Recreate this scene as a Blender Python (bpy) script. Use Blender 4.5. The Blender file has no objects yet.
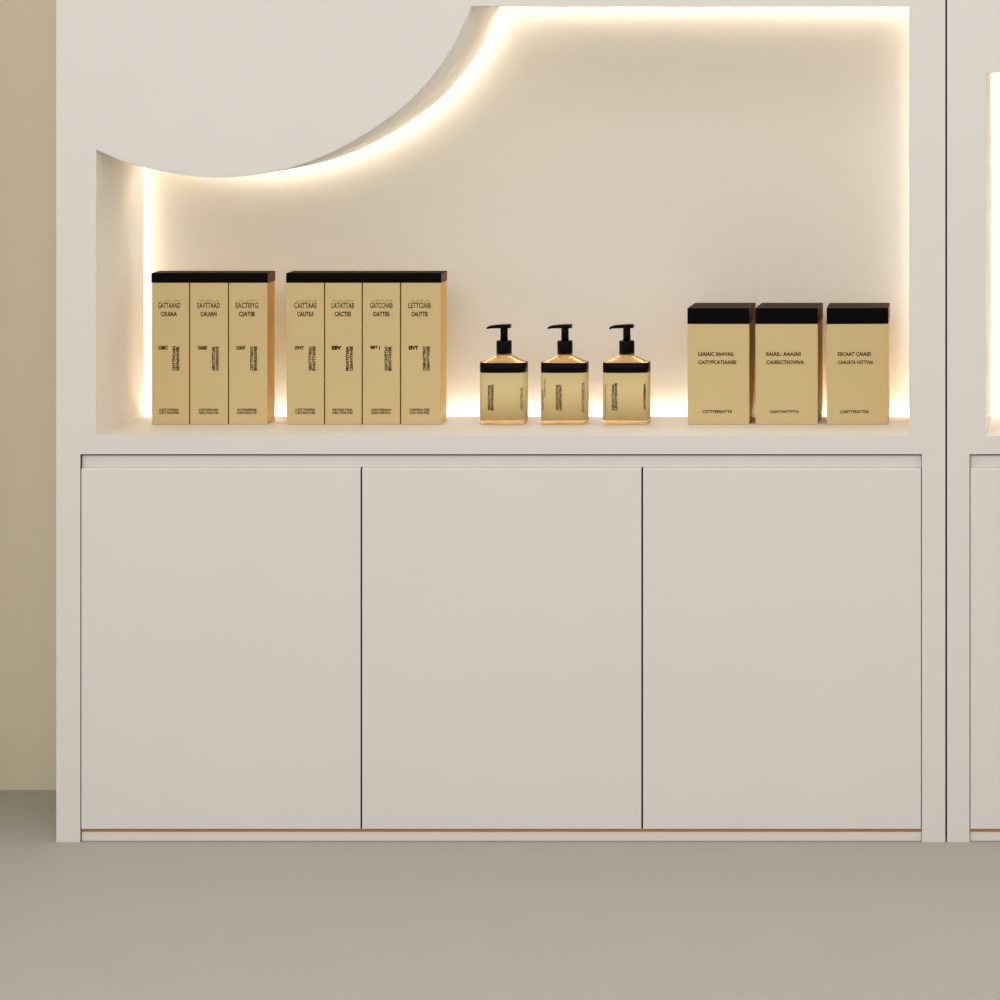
import bpy, bmesh, math
from mathutils import Vector, Matrix
from mathutils.geometry import tessellate_polygon

SC = bpy.context.scene
COL = SC.collection

# ------------------------------------------------------------------ camera frame
D = 5.6                      # camera to the cabinet fronts (y = 0), metres
CAMX, CAMZ = 1.196, 1.64     # eye point
def PX(px, y=0.0):           # x of a photo column on the plane at depth y
    return CAMX + (px - 1098.0) * (D + y) / 2800.0
def PZ(py, y=0.0):           # z of a photo row on the plane at depth y
    return CAMZ - (py - 22.0) * (D + y) / 2800.0

# ------------------------------------------------------------------ materials
def lin(c):
    c = c / 255.0
    return c / 12.92 if c <= 0.04045 else ((c + 0.055) / 1.055) ** 2.4
def rgb(r, g, b): return (lin(r), lin(g), lin(b), 1.0)

def mat(name, col, rough=0.5, spec=0.3, metal=0.0, var=0.0, scale=8.0, bump=0.0, bscale=400.0, trans=0.0, ior=1.45):
    m = bpy.data.materials.new(name); m.use_nodes = True
    nt = m.node_tree; b = nt.nodes['Principled BSDF']
    b.inputs['Roughness'].default_value = rough
    b.inputs['Specular IOR Level'].default_value = spec
    b.inputs['Metallic'].default_value = metal
    b.inputs['Transmission Weight'].default_value = trans
    b.inputs['IOR'].default_value = ior
    b.inputs['Base Color'].default_value = col
    tc = nt.nodes.new('ShaderNodeTexCoord')
    if var:
        n = nt.nodes.new('ShaderNodeTexNoise'); n.inputs['Scale'].default_value = scale
        n.inputs['Detail'].default_value = 3
        nt.links.new(tc.outputs['Object'], n.inputs['Vector'])
        r = nt.nodes.new('ShaderNodeValToRGB')
        r.color_ramp.elements[0].position = .3; r.color_ramp.elements[1].position = .7
        r.color_ramp.elements[0].color = tuple(c * (1 - var) for c in col[:3]) + (1,)
        r.color_ramp.elements[1].color = tuple(min(1, c * (1 + var)) for c in col[:3]) + (1,)
        nt.links.new(n.outputs['Fac'], r.inputs['Fac'])
        nt.links.new(r.outputs['Color'], b.inputs['Base Color'])
    if bump:
        n2 = nt.nodes.new('ShaderNodeTexNoise'); n2.inputs['Scale'].default_value = bscale
        nt.links.new(tc.outputs['Object'], n2.inputs['Vector'])
        bp = nt.nodes.new('ShaderNodeBump'); bp.inputs['Strength'].default_value = bump
        bp.inputs['Distance'].default_value = .001
        nt.links.new(n2.outputs['Fac'], bp.inputs['Height'])
        nt.links.new(bp.outputs['Normal'], b.inputs['Normal'])
    return m

M = {}
M['paint'] = mat('warm_white_lacquer', rgb(222, 216, 209), .45, .25, var=.008, scale=5)
M['panel'] = mat('warm_white_back_panel', rgb(222, 214, 202), .6, .2, var=.006, scale=4)
M['lining'] = mat('niche_lacquer_brightened', rgb(235, 228, 218), .5, .25, var=.006, scale=5)  # lacquer lightened inside the niche, its extra light put into the colour
M['edge'] = mat('brown_edge_gap_shade', rgb(96, 62, 38), .6, .2, var=.06, scale=40)  # brown edges, with the shade of the gaps put into the colour
M['strip'] = mat('bronze_strip', rgb(190, 130, 74), .45, .35, var=.05, scale=30)
M['dark'] = mat('cavity_shade_brown', rgb(60, 42, 30), .7, .1, var=.05, scale=20)  # shade behind the doors, painted as dark brown
M['wall'] = mat('beige_wall_paint', rgb(231, 220, 196), .75, .15, var=.012, scale=3, bump=.06, bscale=250)
M['floor'] = mat('grey_microcement', rgb(178, 173, 163), .55, .2, var=.012, scale=6, bump=.08, bscale=500)
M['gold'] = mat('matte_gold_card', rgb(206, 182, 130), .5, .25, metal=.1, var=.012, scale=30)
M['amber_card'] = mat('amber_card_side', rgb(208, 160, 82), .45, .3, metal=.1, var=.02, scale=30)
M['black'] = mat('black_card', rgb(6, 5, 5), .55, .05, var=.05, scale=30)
M['black_top'] = mat('black_card_lit_top', rgb(58, 40, 27), .7, .1, var=.05, scale=30)  # black lid top, with the light it catches painted in as brown
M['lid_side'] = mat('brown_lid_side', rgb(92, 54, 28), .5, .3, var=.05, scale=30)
M['plastic'] = mat('black_plastic', rgb(6, 5, 6), .4, .08, var=.02, scale=30)
M['ink'] = mat('dark_brown_ink', rgb(40, 24, 10), .7, .1, var=.02, scale=50)
M['ink_soft'] = mat('amber_ink', rgb(140, 98, 44), .7, .1, var=.02, scale=50)
M['amber'] = mat('amber_plastic', rgb(238, 196, 134), .2, .5, var=.01, scale=20, trans=.7, ior=1.38)

def label_mat():
    m = mat('gold_bottle_label', rgb(220, 196, 140), .45, .3, var=.01, scale=30)
    nt = m.node_tree; b = nt.nodes['Principled BSDF']; o = nt.nodes['Material Output']
    t = nt.nodes.new('ShaderNodeBsdfTranslucent'); t.inputs['Color'].default_value = rgb(226, 176, 96)
    mx = nt.nodes.new('ShaderNodeMixShader'); mx.inputs[0].default_value = .12
    nt.links.new(b.outputs[0], mx.inputs[1]); nt.links.new(t.outputs[0], mx.inputs[2])
    nt.links.new(mx.outputs[0], o.inputs['Surface'])
    return m
M['label'] = label_mat()

def emit(name, col, s):
    m = bpy.data.materials.new(name); m.use_nodes = True
    nt = m.node_tree; nt.nodes.clear()
    o = nt.nodes.new('ShaderNodeOutputMaterial'); e = nt.nodes.new('ShaderNodeEmission')
    e.inputs['Color'].default_value = col; e.inputs['Strength'].default_value = s
    nt.links.new(e.outputs[0], o.inputs['Surface'])
    return m
for nm, k, c in (('left_niche_side', 11.0, (1, .92, .76, 1)), ('valance', 22.0, (1, .92, .76, 1)), ('niche_top', 15.5, (1, .95, .86, 1)),
                 ('right_niche_side', 13.0, (1, .95, .86, 1)), ('tall_niche_side', 26.0, (1, .95, .86, 1)), ('shelf', 19.0, (1, .96, .88, 1))):
    M['led_' + nm] = emit('warm_led_at_' + nm, c, k)

# ------------------------------------------------------------------ object helpers
def link(o, parent=None):
    COL.objects.link(o)
    if parent is not None: o.parent = parent
    return o
def obj(name, bm, mats, parent=None, smooth=False):
    me = bpy.data.meshes.new(name)
    bmesh.ops.recalc_face_normals(bm, faces=bm.faces[:])
    if smooth:
        for f in bm.faces: f.smooth = True
    bm.to_mesh(me); bm.free()
    for m in (mats if isinstance(mats, (list, tuple)) else [mats]): me.materials.append(m)
    return link(bpy.data.objects.new(name, me), parent)
def thing(name, label, cat, loc=(0, 0, 0), rz=0.0, group=None):
    o = link(bpy.data.objects.new(name, None))
    o.location = loc; o.rotation_euler = (0, 0, rz); o.empty_display_size = .05
    o['label'] = label; o['category'] = cat
    if group: o['group'] = group
    return o
def add_box(bm, x0, x1, y0, y1, z0, z1, bevel=0.0, seg=2):
    r = bmesh.ops.create_cube(bm, size=1.0)
    vs = r['verts']
    for v in vs:
        v.co = Vector((x0 + (v.co.x + .5) * (x1 - x0), y0 + (v.co.y + .5) * (y1 - y0), z0 + (v.co.z + .5) * (z1 - z0)))
    if bevel:
        es = list({e for v in vs for e in v.link_edges})
        bmesh.ops.bevel(bm, geom=es, offset=bevel, segments=seg, affect='EDGES', profile=.5)
def box(name, m, parent, x0, x1, y0, y1, z0, z1, bevel=0.0):
    bm = bmesh.new(); add_box(bm, x0, x1, y0, y1, z0, z1, bevel); return obj(name, bm, m, parent)
def by_normal(o, fn):           # fn(normal) -> material slot
    for p in o.data.polygons: p.material_index = fn(p.normal)

def plate(name, loops, y0, y1, m, parent):
    """a board with holes: 2D loops (x, z), first the outline, extruded from y0 to y1"""
    bm = bmesh.new()
    pts = [p for l in loops for p in l]
    fr = [bm.verts.new((p[0], y0, p[1])) for p in pts]
    bk = [bm.verts.new((p[0], y1, p[1])) for p in pts]
    for t in tessellate_polygon([[Vector((p[0], p[1], 0)) for p in l] for l in loops]):
        bm.faces.new([fr[i] for i in t]); bm.faces.new([bk[i] for i in reversed(t)])
    k = 0
    for l in loops:
        n = len(l)
        for i in range(n):
            a, b = k + i, k + (i + 1) % n
            bm.faces.new((fr[a], fr[b], bk[b], bk[a]))
        k += n
    return obj(name, bm, m, parent)

def chain_normals(pts, inside):
    """normals of an open 2D chain pointing away from the point inside"""
    out = []
    for i in range(len(pts)):
        a = Vector(pts[max(i - 1, 0)]); b = Vector(pts[min(i + 1, len(pts) - 1)])
        t = (b - a).normalized(); n = Vector((t.y, -t.x))
        out.append(n)
    mid = len(pts) // 2
    if (Vector(inside) - Vector(pts[mid])).dot(out[mid]) > 0: out = [-n for n in out]
    return out
def strip(name, pts, inside, o0, o1, y0, y1, m, parent, smooth=False):
    """a board following a chain: offsets o0..o1 outward, depth y0..y1"""
    ns = chain_normals(pts, inside)
    bm = bmesh.new(); rows = []
    for p, n in zip(pts, ns):
        a = Vector(p) + n * o0; b = Vector(p) + n * o1
        rows.append([bm.verts.new((a.x, y0, a.y)), bm.verts.new((a.x, y1, a.y)),
                     bm.verts.new((b.x, y1, b.y)), bm.verts.new((b.x, y0, b.y))])
    for i in range(len(rows) - 1):
        for j in range(4):
            f = bm.faces.new((rows[i][j], rows[i][(j + 1) % 4], rows[i + 1][(j + 1) % 4], rows[i + 1][j]))
            if smooth and j in (0, 2): f.smooth = True
    bm.faces.new(rows[0]); bm.faces.new(list(reversed(rows[-1])))
    return obj(name, bm, m, parent)

def spline(P, per=8):
    out = []
    for i in range(len(P) - 1):
        p0 = Vector(P[max(i - 1, 0)]); p1 = Vector(P[i]); p2 = Vector(P[i + 1]); p3 = Vector(P[min(i + 2, len(P) - 1)])
        for k in range(per):
            t = k / per
            out.append(tuple(.5 * ((2 * p1) + (p2 - p0) * t + (2 * p0 - 5 * p1 + 4 * p2 - p3) * t * t + (3 * p1 - p0 - 3 * p2 + p3) * t ** 3)))
    out.append(tuple(P[-1]))
    return out

# ------------------------------------------------------------------ room
WALL_Y = .379
bm = bmesh.new(); add_box(bm, -4.5, 5.5, -9, WALL_Y, -.1, 0)
f = obj('floor', bm, M['floor']); f['kind'] = 'structure'; f['label'] = 'smooth grey floor in front of the display cabinets'; f['category'] = 'floor'
bm = bmesh.new(); add_box(bm, -4.5, 5.5, WALL_Y, WALL_Y + .12, 0, 3.2)
w = obj('wall_back', bm, M['wall']); w['kind'] = 'structure'; w['label'] = 'beige painted wall behind the display cabinets'; w['category'] = 'wall'

bm = bmesh.new(); add_box(bm, -4.5, PX(-82), -.05, WALL_Y, 0, 3.2)  # out-of-view pier, made up to darken the floor recess at left
w = obj('shade_pier', bm, M['wall']); w['kind'] = 'structure'; w['label'] = 'unseen beige pier added to shade the floor beside the cabinet'; w['category'] = 'wall'

# ------------------------------------------------------------------ display cabinets
TOP = 2.4
ND = .276       # the niche boards end here ...
GAP = .042      # ... and the back panel stands this far behind them
def X(px): return PX(px)
def Z(py): return PZ(py)

def cabinet(label, L, R, O0, O1, doors, niche, inside):
    root = thing('display_cabinet', label, 'cabinet', ((X(L) + X(R)) / 2, 0, 0), 0, 'display cabinets along the wall')
    ox = root.location.x
    def sx(v): return v - ox
    l, r, o0, o1 = sx(X(L)), sx(X(R)), sx(X(O0)), sx(X(O1))
    zo = Z(454.2)
    # face frame: U-shaped board with the niche cut out
    outline = [(l, 0), (l, TOP), (r, TOP), (r, 0), (o1, 0), (o1, zo), (o0, zo), (o0, 0)]
    hole = []
    segs = []
    for nm, pts in niche:
        p2 = [(sx(X(a)), Z(b)) for a, b in pts]
        segs.append((nm, p2)); hole += p2[:-1]
    ff = plate('face_frame', [outline, hole], 0, .02, [M['paint'], M['edge'], M['lining']], root)
    for p in ff.data.polygons:      # brown edge that paints shade into the gaps round the doors
        c = p.center
        if abs(p.normal.y) < .5 and c.z < zo + 1e-3 and (abs(c.x - o0) < 1e-3 or abs(c.x - o1) < 1e-3 or abs(c.z - zo) < 1e-3):
            p.material_index = 1
    hx = [p[0] for p in hole]; hz = [p[1] for p in hole]
    for p in ff.data.polygons:
        c = p.center
        if abs(p.normal.y) < .5 and min(hx) - 1e-4 <= c.x <= max(hx) + 1e-4 and min(hz) - 1e-4 <= c.z <= max(hz) + 1e-4: p.material_index = 2
    seam = r if L < 500 else l      # same brown gap tint on the edge facing the joint between the two cabinets
    for p in ff.data.polygons:
        if abs(p.normal.x) > .9 and abs(p.center.x - seam) < 1e-3: p.material_index = 1
    # carcass
    bm = bmesh.new()
    add_box(bm, l, l + .012, .02, .374, 0, TOP); add_box(bm, r - .012, r, .02, .374, 0, TOP)
    add_box(bm, l + .012, r - .012, .02, .374, TOP - .018, TOP)
    add_box(bm, l + .012, r - .012, .364, .374, 0, TOP - .018)
    obj('carcass', bm, M['paint'], root)
    box('gap_shade_backing', M['dark'], root, l + .013, r - .013, .06, .07, .002, Z(447))  # dark sheet added behind the doors so their gaps stay dark
    # niche lining, light strips, back panel
    ins = (sx(X(inside[0])), Z(inside[1]))
    for nm, p2 in segs:
        curve = len(p2) > 2
        long2 = p2
        if not curve:       # boards run past each other at the corners
            u = (Vector(p2[1]) - Vector(p2[0])).normalized() * .0138
            long2 = [tuple(Vector(p2[0]) - u), tuple(Vector(p2[1]) + u)]
        strip(nm.replace('left_', '').replace('right_', '').replace('tall_', ''), long2, ins, 0, .014, .02, ND, M['lining'], root, smooth=curve)
        strip('light_strip', p2, ins, .016, .018, ND + .019, ND + .029, M['led_' + nm], root, smooth=curve)
    xs = [p[0] for p in hole]; zs = [p[1] for p in hole]
    z0, z1 = min(zs) - .026, min(max(zs) + .03, TOP - .02)
    box('back_panel', M['panel'], root, l + .013, r - .013, ND + GAP, ND + GAP + .012, z0, z1)
    # closes the light slot round the niche
    box('slot_cover', M['panel'], root, l + .013, r - .013, ND - .03, ND + GAP, z0 - .006, z0)
    box('slot_cover', M['panel'], root, l + .013, r - .013, ND - .03, ND + GAP, z1, z1 + .006)
    # doors and the rails round them
    box('finger_rail', M['paint'], root, o0 + .0008, o1 - .0014, .008, .020, Z(468) + .0003, PZ(455.4, .008))
    for a, b in doors:
        bm = bmesh.new(); add_box(bm, sx(X(a)), sx(X(b)), 0, .0245, Z(828.8), Z(468))
        bmesh.ops.bevel(bm, geom=[e for e in bm.edges if all(v.co.y < .001 and v.co.z > Z(470) for v in e.verts)], offset=.0036, segments=1, affect='EDGES')
        d = obj('door', bm, [M['paint'], M['edge']], root)
        by_normal(d, lambda n: 1 if (abs(n.x) > .98 or n.z < -.98) else 0)
    box('shadow_strip', M['strip'], root, o0 + .001, o1 - .001, .004, .03, Z(832.3), Z(829.0))
    box('plinth', M['paint'], root, o0 + .001, o1 - .001, .004, .03, .0012, Z(832.5))
    return root

CURVE = [(96, 149.5), (122, 160.5), (146, 168), (170, 173.3), (196, 176.6), (222, 177.6), (250, 176), (280, 170.5), (310, 161.2),
         (340, 147.8), (370, 130.5), (400, 109), (421, 89), (440, 65.5), (454.6, 42.5), (464, 22), (470.8, 6)]
CURVE = spline(CURVE, 6)
niche_a = [('left_niche_side', [(96, 436), (96, 149.5)]), ('valance', CURVE), ('niche_top', [(470.8, 6), (909, 6)]),
           ('right_niche_side', [(909, 6), (909, 436)]), ('shelf', [(909, 436), (96, 436)])]
cabinet('white display cabinet with curved-top lit niche holding the gold boxes and bottles',
        56.3, 945.3, 80.4, 921.8, [(81.4, 360.5), (362.2, 641.3), (643.1, 920.9)], niche_a, (560, 260))
niche_b = [('tall_niche_side', [(986, 436), (986, 73)]), ('niche_top', [(986, 73), (1798, 73)]),
           ('right_niche_side', [(1798, 73), (1798, 436)]), ('shelf', [(1798, 436), (986, 436)])]
cabinet('white display cabinet cut off at the right edge, with a straight-topped lit niche',
        947.1, 1836, 969.6, 1810, [(970.5, 1249.6), (1251, 1530), (1531.6, 1809)], niche_b, (1400, 250))

SHELF = Z(436)

# ------------------------------------------------------------------ lettering
def text_mesh(bm, body, x0, x1, z0, z1, y, rot=False, yfn=None, bold=.0):
    """writes body into the rectangle (x0..x1, z0..z1) facing -y; rot: reads upwards"""
    cu = bpy.data.curves.new('lettering', 'FONT'); cu.body = body; cu.extrude = 0
    cu.offset = bold; cu.resolution_u = 2
    to = bpy.data.objects.new('lettering', cu); COL.objects.link(to)
    dg = bpy.context.evaluated_depsgraph_get()
    me = bpy.data.meshes.new_from_object(to.evaluated_get(dg))
    COL.objects.unlink(to); bpy.data.objects.remove(to); bpy.data.curves.remove(cu)
    co = [v.co.copy() for v in me.vertices]
    if rot: co = [Vector((-c.y, c.x, 0)) for c in co]
    ax0, ax1 = min(c.x for c in co), max(c.x for c in co); az0, az1 = min(c.y for c in co), max(c.y for c in co)
    vs = []
    for c in co:
        px = x0 + (c.x - ax0) / (ax1 - ax0) * (x1 - x0); pz = z0 + (c.y - az0) / (az1 - az0) * (z1 - z0)
        vs.append((px, pz))
    if me.polygons:
        def Y(px): return (yfn(px) if yfn else y)
        v0 = [bm.verts.new((px, Y(px) - .0003, pz)) for px, pz in vs]
        for p in me.polygons:
            try: bm.faces.new([v0[i] for i in p.vertices])
            except ValueError: pass
    bpy.data.meshes.remove(me)
def lettering(bm_fn, m, parent, name='lettering'):
    bm = bmesh.new(); bm_fn(bm)
    me = bpy.data.meshes.new(name)
    for f in bm.faces:
        f.normal_update()
        if f.normal.y > 0: f.normal_flip()
    bm.to_mesh(me); bm.free(); me.materials.append(m)
    return link(bpy.data.objects.new(name, me), parent)

# ------------------------------------------------------------------ slim gold boxes
YB = .158
S = (D + YB) / 2800.0         # metres per photo pixel at the front of the boxes
def slim(px0, px1, label, tx, group, dx=0.0):
    x0, x1 = PX(px0, YB), PX(px1, YB)
    wdt = x1 - x0
    t = thing('slim_carton', label, 'box', ((x0 + x1) / 2, YB, SHELF), 0, group)
    h = PZ(273, YB) - SHELF; hl = PZ(282.8, YB) - SHELF; dp = .052; a = wdt / 2
    bm = bmesh.new(); add_box(bm, -a, a, 0, dp, .0002, hl, .0012, 3)
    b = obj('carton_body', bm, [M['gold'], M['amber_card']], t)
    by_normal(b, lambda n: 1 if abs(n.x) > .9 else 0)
    bm = bmesh.new(); add_box(bm, -a - .0009, a + .0009, -.0005, dp + .0004, hl + .0002, h, .0007, 1)
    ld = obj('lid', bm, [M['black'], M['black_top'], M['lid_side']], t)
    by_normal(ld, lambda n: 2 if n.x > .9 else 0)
    def q(px): return (px - (px0 + px1) / 2) * S
    def zz(py): return PZ(py, YB) - SHELF
    o = px0 + dx
    def wr(k):
        def title(bm):
            text_mesh(bm, tx[0], q(o + 8), q(o + 28), zz(301.6), zz(300.2), 0)
            text_mesh(bm, tx[1], q(o + 6), q(o + 28.5), zz(308.2), zz(302.6), 0, bold=.012)
            text_mesh(bm, tx[2], q(o + 9), q(o + 25.2), zz(316.4), zz(311.6), 0, bold=.028)
        def code(bm):
            text_mesh(bm, tx[3], q(o + 6.3), q(o + 15.8), zz(349.8), zz(345.8), 0, bold=.06)
        def column(bm):
            text_mesh(bm, tx[4], q(o + 20.4), q(o + 23.6), zz(370.8), zz(346.2), 0, True, bold=.05)
            text_mesh(bm, tx[5], q(o + 24.2), q(o + 27.4), zz(370.8), zz(346.2), 0, True, bold=.05)
        def foot(bm):
            text_mesh(bm, tx[6], q(o + 7), q(o + 27), zz(411.0), zz(408.6), 0, bold=.03)
            text_mesh(bm, tx[7], q(o + 7), q(o + 27), zz(414.0), zz(411.6), 0, bold=.03)
        return (title, code, column, foot)[k]
    for k in range(4): lettering(wr(k), M['ink'], b)
TX = [('.. .--. ---', 'GATTAAND', 'CIUIAA', 'OIIC', 'CHTTIVCAIN', 'GEVNAVAVER', 'CETTFREA', 'CETTEAFEE'),
      ('--.---..-.', 'EAVTTAAD', 'CAUIAN', 'OAID', 'GEATTETCAR', 'OOFEVAVATS', 'CETFEAD', 'GECTEACD'),
      ('..- ..---.', 'EACTIIIYG', 'CIATIB', 'OAV', 'CETTITAEVC', 'EFAVRAXVEE', 'ATFEERIE', 'CEETEACTE')]
G3, G4 = 'slim gold boxes in the row of three', 'slim gold boxes in the row of four'
e3 = [(151.8, 188.9), (190.0, 227.8), (228.9, 267.4)]
lab3 = ['slim gold box with black lid nearest the left niche wall, leftmost on the shelf',
        'slim gold box with black lid in the middle of the row of three',
        'slim gold box ending the row of three on its right, its amber side showing']
for e, lb, tx, dx in zip(e3, lab3, TX, (.2, 1.5, .9)): slim(e[0], e[1], lb, tx, G3, dx)
e4 = [(286.5, 323.9), (325.0, 361.6), (362.7, 399.9), (401.0, 440.8)]
lab4 = ['slim gold box at the left end of the row of four',
        'slim gold box second from left in the row of four',
        'slim gold box third from left in the row of four',
        'slim gold box at the right end of the row of four, nearest the pump bottles']
TX4 = [('...-.-.-.-', 'CAITTAAE', 'CAUTIUI', 'OVVT', 'GEATTTVEAC', 'EVAVTTAVES', 'CETTEFED', 'CETEATHE'),
       ('-..-...---', 'LATATTAB', 'CACTIEI', 'EIIV', 'FEVATITVEA', 'CEAAVTAVEE', 'PETEATEA', 'PECTEATEI'),
       ('..--.-.-.-', 'GATCCHAB', 'OATTIEI', 'EIIT |', 'GAVTAVETAC', 'BEVATTAVER', 'CEATEEAH', 'GEATEETEA'),
       ('.-.-.-..-.', 'LETTCIAIB', 'OAUTTEI', 'EIVT', 'CHEVATTEVC', 'OEAVTTAVEE', 'OEFEATEI', 'CECTEATEE')]
for e, lb, tx, dx in zip(e4, lab4, TX4, (1.7, .6, 1.4, 1.4)): slim(e[0], e[1], lb, tx, G4, dx)

# ------------------------------------------------------------------ broad gold boxes
def broad(px0, px1, label, tx, rz=0.0, dp=.108, off=(0, 0, 0)):
    x0, x1 = PX(px0, YB), PX(px1, YB); a = (x1 - x0) / 2
    t = thing('broad_carton', label, 'box', ((x0 + x1) / 2, YB, SHELF), rz, 'broad gold boxes at the right of the shelf')
    h = PZ(308.0, YB) - SHELF; hl = PZ(324, YB) - SHELF
    bm = bmesh.new(); add_box(bm, -a, a, 0, dp, .0002, hl, .0014, 3)
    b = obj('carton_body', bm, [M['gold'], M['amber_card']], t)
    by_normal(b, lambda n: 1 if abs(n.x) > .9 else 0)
    bm = bmesh.new(); add_box(bm, -a - .0003, a + .0003, -.0004, dp + .0004, hl + .0002, h, .001, 2)
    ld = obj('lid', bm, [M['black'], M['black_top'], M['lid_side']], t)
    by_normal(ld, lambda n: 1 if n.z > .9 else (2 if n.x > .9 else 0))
    def q(px): return (px - (px0 + px1) / 2) * S
    def zz(py): return PZ(py, YB) - SHELF
    o = px0
    def title(bm):
        text_mesh(bm, tx[0], q(o + tx[3]), q(o + tx[3] + tx[4]), zz(356), zz(352), 0, bold=.028)
        text_mesh(bm, tx[1], q(o + tx[3]), q(o + tx[3] + tx[5]), zz(364.2), zz(360.3), 0, bold=.028)
    def foot(bm):
        text_mesh(bm, tx[2], q(o + tx[6]), q(o + tx[6] + 29.5), zz(413.2), zz(410.2), 0, bold=.03)
    lettering(title, M['ink'], b); lettering(foot, M['ink'], b)
broad(687.5, 749.2, 'broad gold box with black lid nearest the pump bottles, leftmost of three', ('LIIAIAIC IIAAVAIL', 'CAITYPCATIAAIIIII', 'CITTTEFEATTE', 10.6, 36, 38, 15))
broad(755.4, 817.8, 'broad gold box with black lid in the middle of the three', ('IIAIAIL: AAAIAII', 'CAIIIECTIOVIVA', 'CAIATTAATTVTTA', 10.8, 34.5, 38, 14.2))
broad(826.8, 888.2, 'broad gold box with black lid nearest the right niche wall', ('EIICAAT CAIAIEI', 'CAAUATA VATTVIAI', 'CAIETTFEATTEA', 11, 33, 35, 13), rz=math.radians(2.6))

# ------------------------------------------------------------------ pump bottles
def superell(a, b, n, k, N=64):
    out = []
    for i in range(N):
        t = 2 * math.pi * i / N
        c, s = math.cos(t), math.sin(t)
        out.append((a * math.copysign(abs(c) ** (2 / n), c), b * math.copysign(abs(s) ** (2 / n), s)))
    return out
def loft(bm, secs, N=64, caps=True):
    rings = []
    for z, a, b, n in secs:
        rings.append([bm.verts.new((x, y, z)) for x, y in superell(a, b, n, 0, N)])
    for r0, r1 in zip(rings, rings[1:]):
        for i in range(N):
            f = bm.faces.new((r0[i], r0[(i + 1) % N], r1[(i + 1) % N], r1[i])); f.smooth = True
    if caps:
        bm.faces.new(list(reversed(rings[0]))); bm.faces.new(rings[-1])
BA, BB, BN = .0472, .023, 4.2
BSH = .1276
def wrap(name, z0, z1, off, m, parent, th=.0004, full=False):
    """sheet wrapped round the bottle, leaving the rear face open unless full"""
    bm = bmesh.new(); N = 96
    P = superell(BA + off, BB + off, BN, 0, N); Q = superell(BA + off - th, BB + off - th, BN, 0, N)
    idx = [i for i in range(N)] if full else [i for i in range(N) if not (6 < i < 42)]
    if not full: idx = list(range(47, 96)) + list(range(0, 2))
    R = [[bm.verts.new((P[i][0], P[i][1], z0)), bm.verts.new((P[i][0], P[i][1], z1)),
          bm.verts.new((Q[i][0], Q[i][1], z1)), bm.verts.new((Q[i][0], Q[i][1], z0))] for i in idx]
    n = len(R)
    for i in range(n if full else n - 1):
        for j in range(4):
            f = bm.faces.new((R[i][j], R[i][(j + 1) % 4], R[(i + 1) % n][(j + 1) % 4], R[(i + 1) % n][j])); f.smooth = j in (0, 2)
    if not full:
        bm.faces.new(R[0]); bm.faces.new(list(reversed(R[-1])))
    return obj(name, bm, m, parent)
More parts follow.
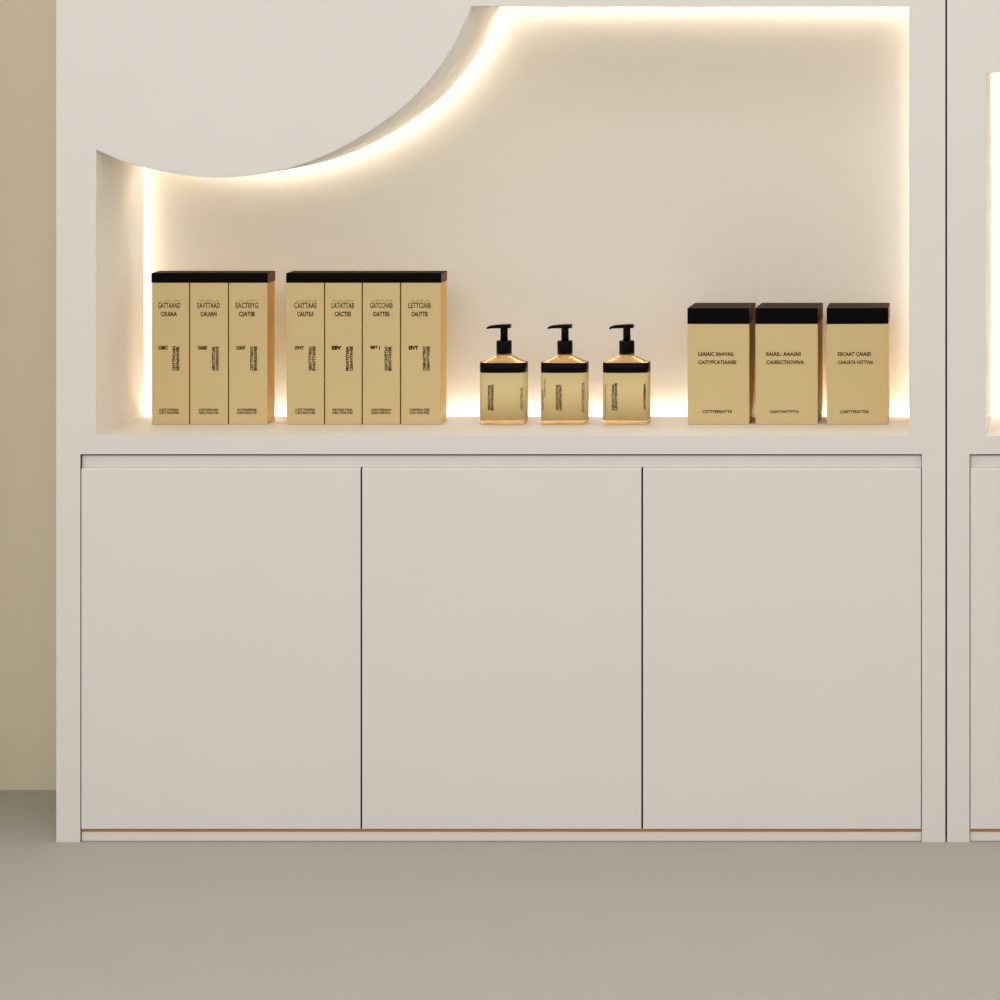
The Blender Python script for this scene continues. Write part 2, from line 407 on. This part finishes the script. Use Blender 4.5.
def bottle(pxc, label, cols, tilt=0.0):
    yc = YB + BB - .004; s = (D + yc) / 2800
    t = thing('pump_bottle', label, 'bottle', (PX(pxc, yc), yc, SHELF), 0, 'amber pump bottles on the shelf')
    bm = bmesh.new()
    secs = [(.0002, BA - .0045, BB - .0045, BN)]
    for k in range(1, 7):
        u = k / 6 * math.pi / 2
        secs.append((.0002 + .0045 * (1 - math.cos(u)), BA - .0045 * (1 - math.sin(u)), BB - .0045 * (1 - math.sin(u)), BN))
    secs += [(.04, BA, BB, BN), (.09, BA, BB, BN), (.1262, BA, BB, BN), (.1276, BA - .0008, BB - .0008, BN)]
    for k in range(1, 9):
        u = k / 8
        secs.append((BSH + .0139 * u ** 1.25, BA - .0008 + (.0162 - BA) * u ** .92, BB - .0008 + (.0160 - BB) * u, BN + (2 - BN) * u))
    secs += [(.1445, .0158, .0158, 2)]
    loft(bm, secs)
    b = obj('bottle_body', bm, M['amber'], t)
    lb = wrap('label', .0092, .1066, .0007, M['label'], t)
    wrap('label_band', .1070, .1274, .0008, M['plastic'], t)
    # pump
    bm = bmesh.new()
    loft(bm, [(.1418, .0150, .0150, 2), (.1426, .0156, .0156, 2), (.1690, .0156, .0156, 2), (.1706, .0148, .0148, 2)], 40)
    c = obj('pump_collar', bm, M['plastic'], t)
    bm = bmesh.new(); loft(bm, [(.1706, .0077, .0077, 2), (.1990, .0074, .0074, 2)], 32)
    obj('pump_stem', bm, M['plastic'], t)
    # actuator: side profile with a drooping nozzle, given width
    prof = [(.0138, .1970), (.0138, .2034), (.0128, .2044), (.002, .2042), (-.012, .2036), (-.024, .2024), (-.031, .2008), (-.0352, .1984),
            (-.0362, .1956 - tilt), (-.0326, .1948 - tilt), (-.0290, .1958), (-.020, .1964), (-.008, .1968)]
    bm = bmesh.new(); ring = {}
    for sgn in (-1, 1):
        ring[sgn] = [bm.verts.new((x, sgn * (.0088 if x > -.004 else .0088 - .0042 * min(1, (-.004 - x) / .024)), z)) for x, z in prof]
    bm.faces.new(ring[-1]); bm.faces.new(list(reversed(ring[1])))
    n = len(prof)
    for i in range(n): bm.faces.new((ring[-1][i], ring[1][i], ring[1][(i + 1) % n], ring[-1][(i + 1) % n]))
    bmesh.ops.recalc_face_normals(bm, faces=bm.faces[:])
    es = [e for e in bm.edges if abs(e.verts[0].co.y - e.verts[1].co.y) < .003]
    bmesh.ops.bevel(bm, geom=es, offset=.0008, segments=2, affect='EDGES', profile=.5)
    obj('pump_head', bm, M['plastic'], t)
    # printed label
    def surf(x):
        u = min(.999, abs(x) / (BA + .0007))
        return -(BB + .0007) * (1 - u ** BN) ** (1 / BN) - .0001
    def zz(py): return PZ(py, YB) - SHELF
    blocks = [[cols[0], cols[1]]] + [[c] for c in cols[2:]]
    for cc in blocks:
            mm = M['ink_soft'] if cc[0][5] else M['ink']
            lettering(lambda bm: [text_mesh(bm, body, (a - pxc) * s, (b_ - pxc) * s, zz(y1), zz(y0), 0, True, surf, .05)
                                  for body, a, b_, y0, y1, _ in cc], mm, lb)
bottle(504.1, 'amber pump bottle nearest the slim boxes, leftmost of three',
       [('GRVATTVETAE', 490.2, 492.8, 385, 410, 0), ('BVATYEVAVEXA', 493.2, 496.2, 384, 410, 0), ('CEVATTEAVE', 522.6, 524.8, 388, 410, 1)])
bottle(565.0, 'amber pump bottle standing between the two other pump bottles',
       [('GEVATAVETAE', 558.0, 560.6, 384.5, 410, 0), ('LAVEXTVATEAY', 561.0, 564.2, 384, 410, 0), ('EVATTEAVECTA', 583.6, 586.2, 382, 412, 1),
        ('CATTEVA', 543.6, 545.4, 389, 410, 1), ('AVETTC', 546.2, 547.6, 379, 397, 1)])
bottle(626.8, 'amber pump bottle nearest the broad boxes, rightmost of three',
       [('CRVATTVEAE', 613.8, 616.2, 384, 410, 0), ('LEVATYEVAVE', 616.6, 619.4, 382.5, 410, 0), ('AVTEEEEEA', 645.2, 647.2, 383, 410, 0),
        ('CATTEVATTEVA', 606.8, 608.0, 384, 412, 1)], .0006)

# ------------------------------------------------------------------ light
W = bpy.data.worlds.new('shop_ambient'); SC.world = W; W.use_nodes = True
bg = W.node_tree.nodes['Background']; bg.inputs['Color'].default_value = (1.0, 1.0, .985, 1); bg.inputs['Strength'].default_value = .86
def area(name, loc, target, sx_, sy_, power, col):
    l = bpy.data.lights.new(name, 'AREA'); l.shape = 'RECTANGLE'; l.size = sx_; l.size_y = sy_; l.energy = power; l.color = col
    o = link(bpy.data.objects.new(name, l)); o.location = loc
    o.rotation_euler = (Vector(target) - Vector(loc)).to_track_quat('-Z', 'Y').to_euler()
    return o
area('ceiling_panel_light', (0.2, -4.0, 3.3), (0.1, 0, 1.0), 4.0, 2.6, 65, (1.0, .99, .97))

# ------------------------------------------------------------------ camera and view
cam = bpy.data.cameras.new('camera'); co = link(bpy.data.objects.new('camera', cam))
co.location = (CAMX, -D, CAMZ); co.rotation_euler = (math.pi / 2, 0, 0)
cam.sensor_width = 36; cam.lens = 36 * 2.8
cam.shift_x = -.598; cam.shift_y = -.478
cam.clip_end = 50
SC.camera = co
vs = SC.view_settings
vs.view_transform = 'Standard'; vs.look = 'None'; vs.gamma = 1; vs.exposure = 0; vs.use_curve_mapping = False
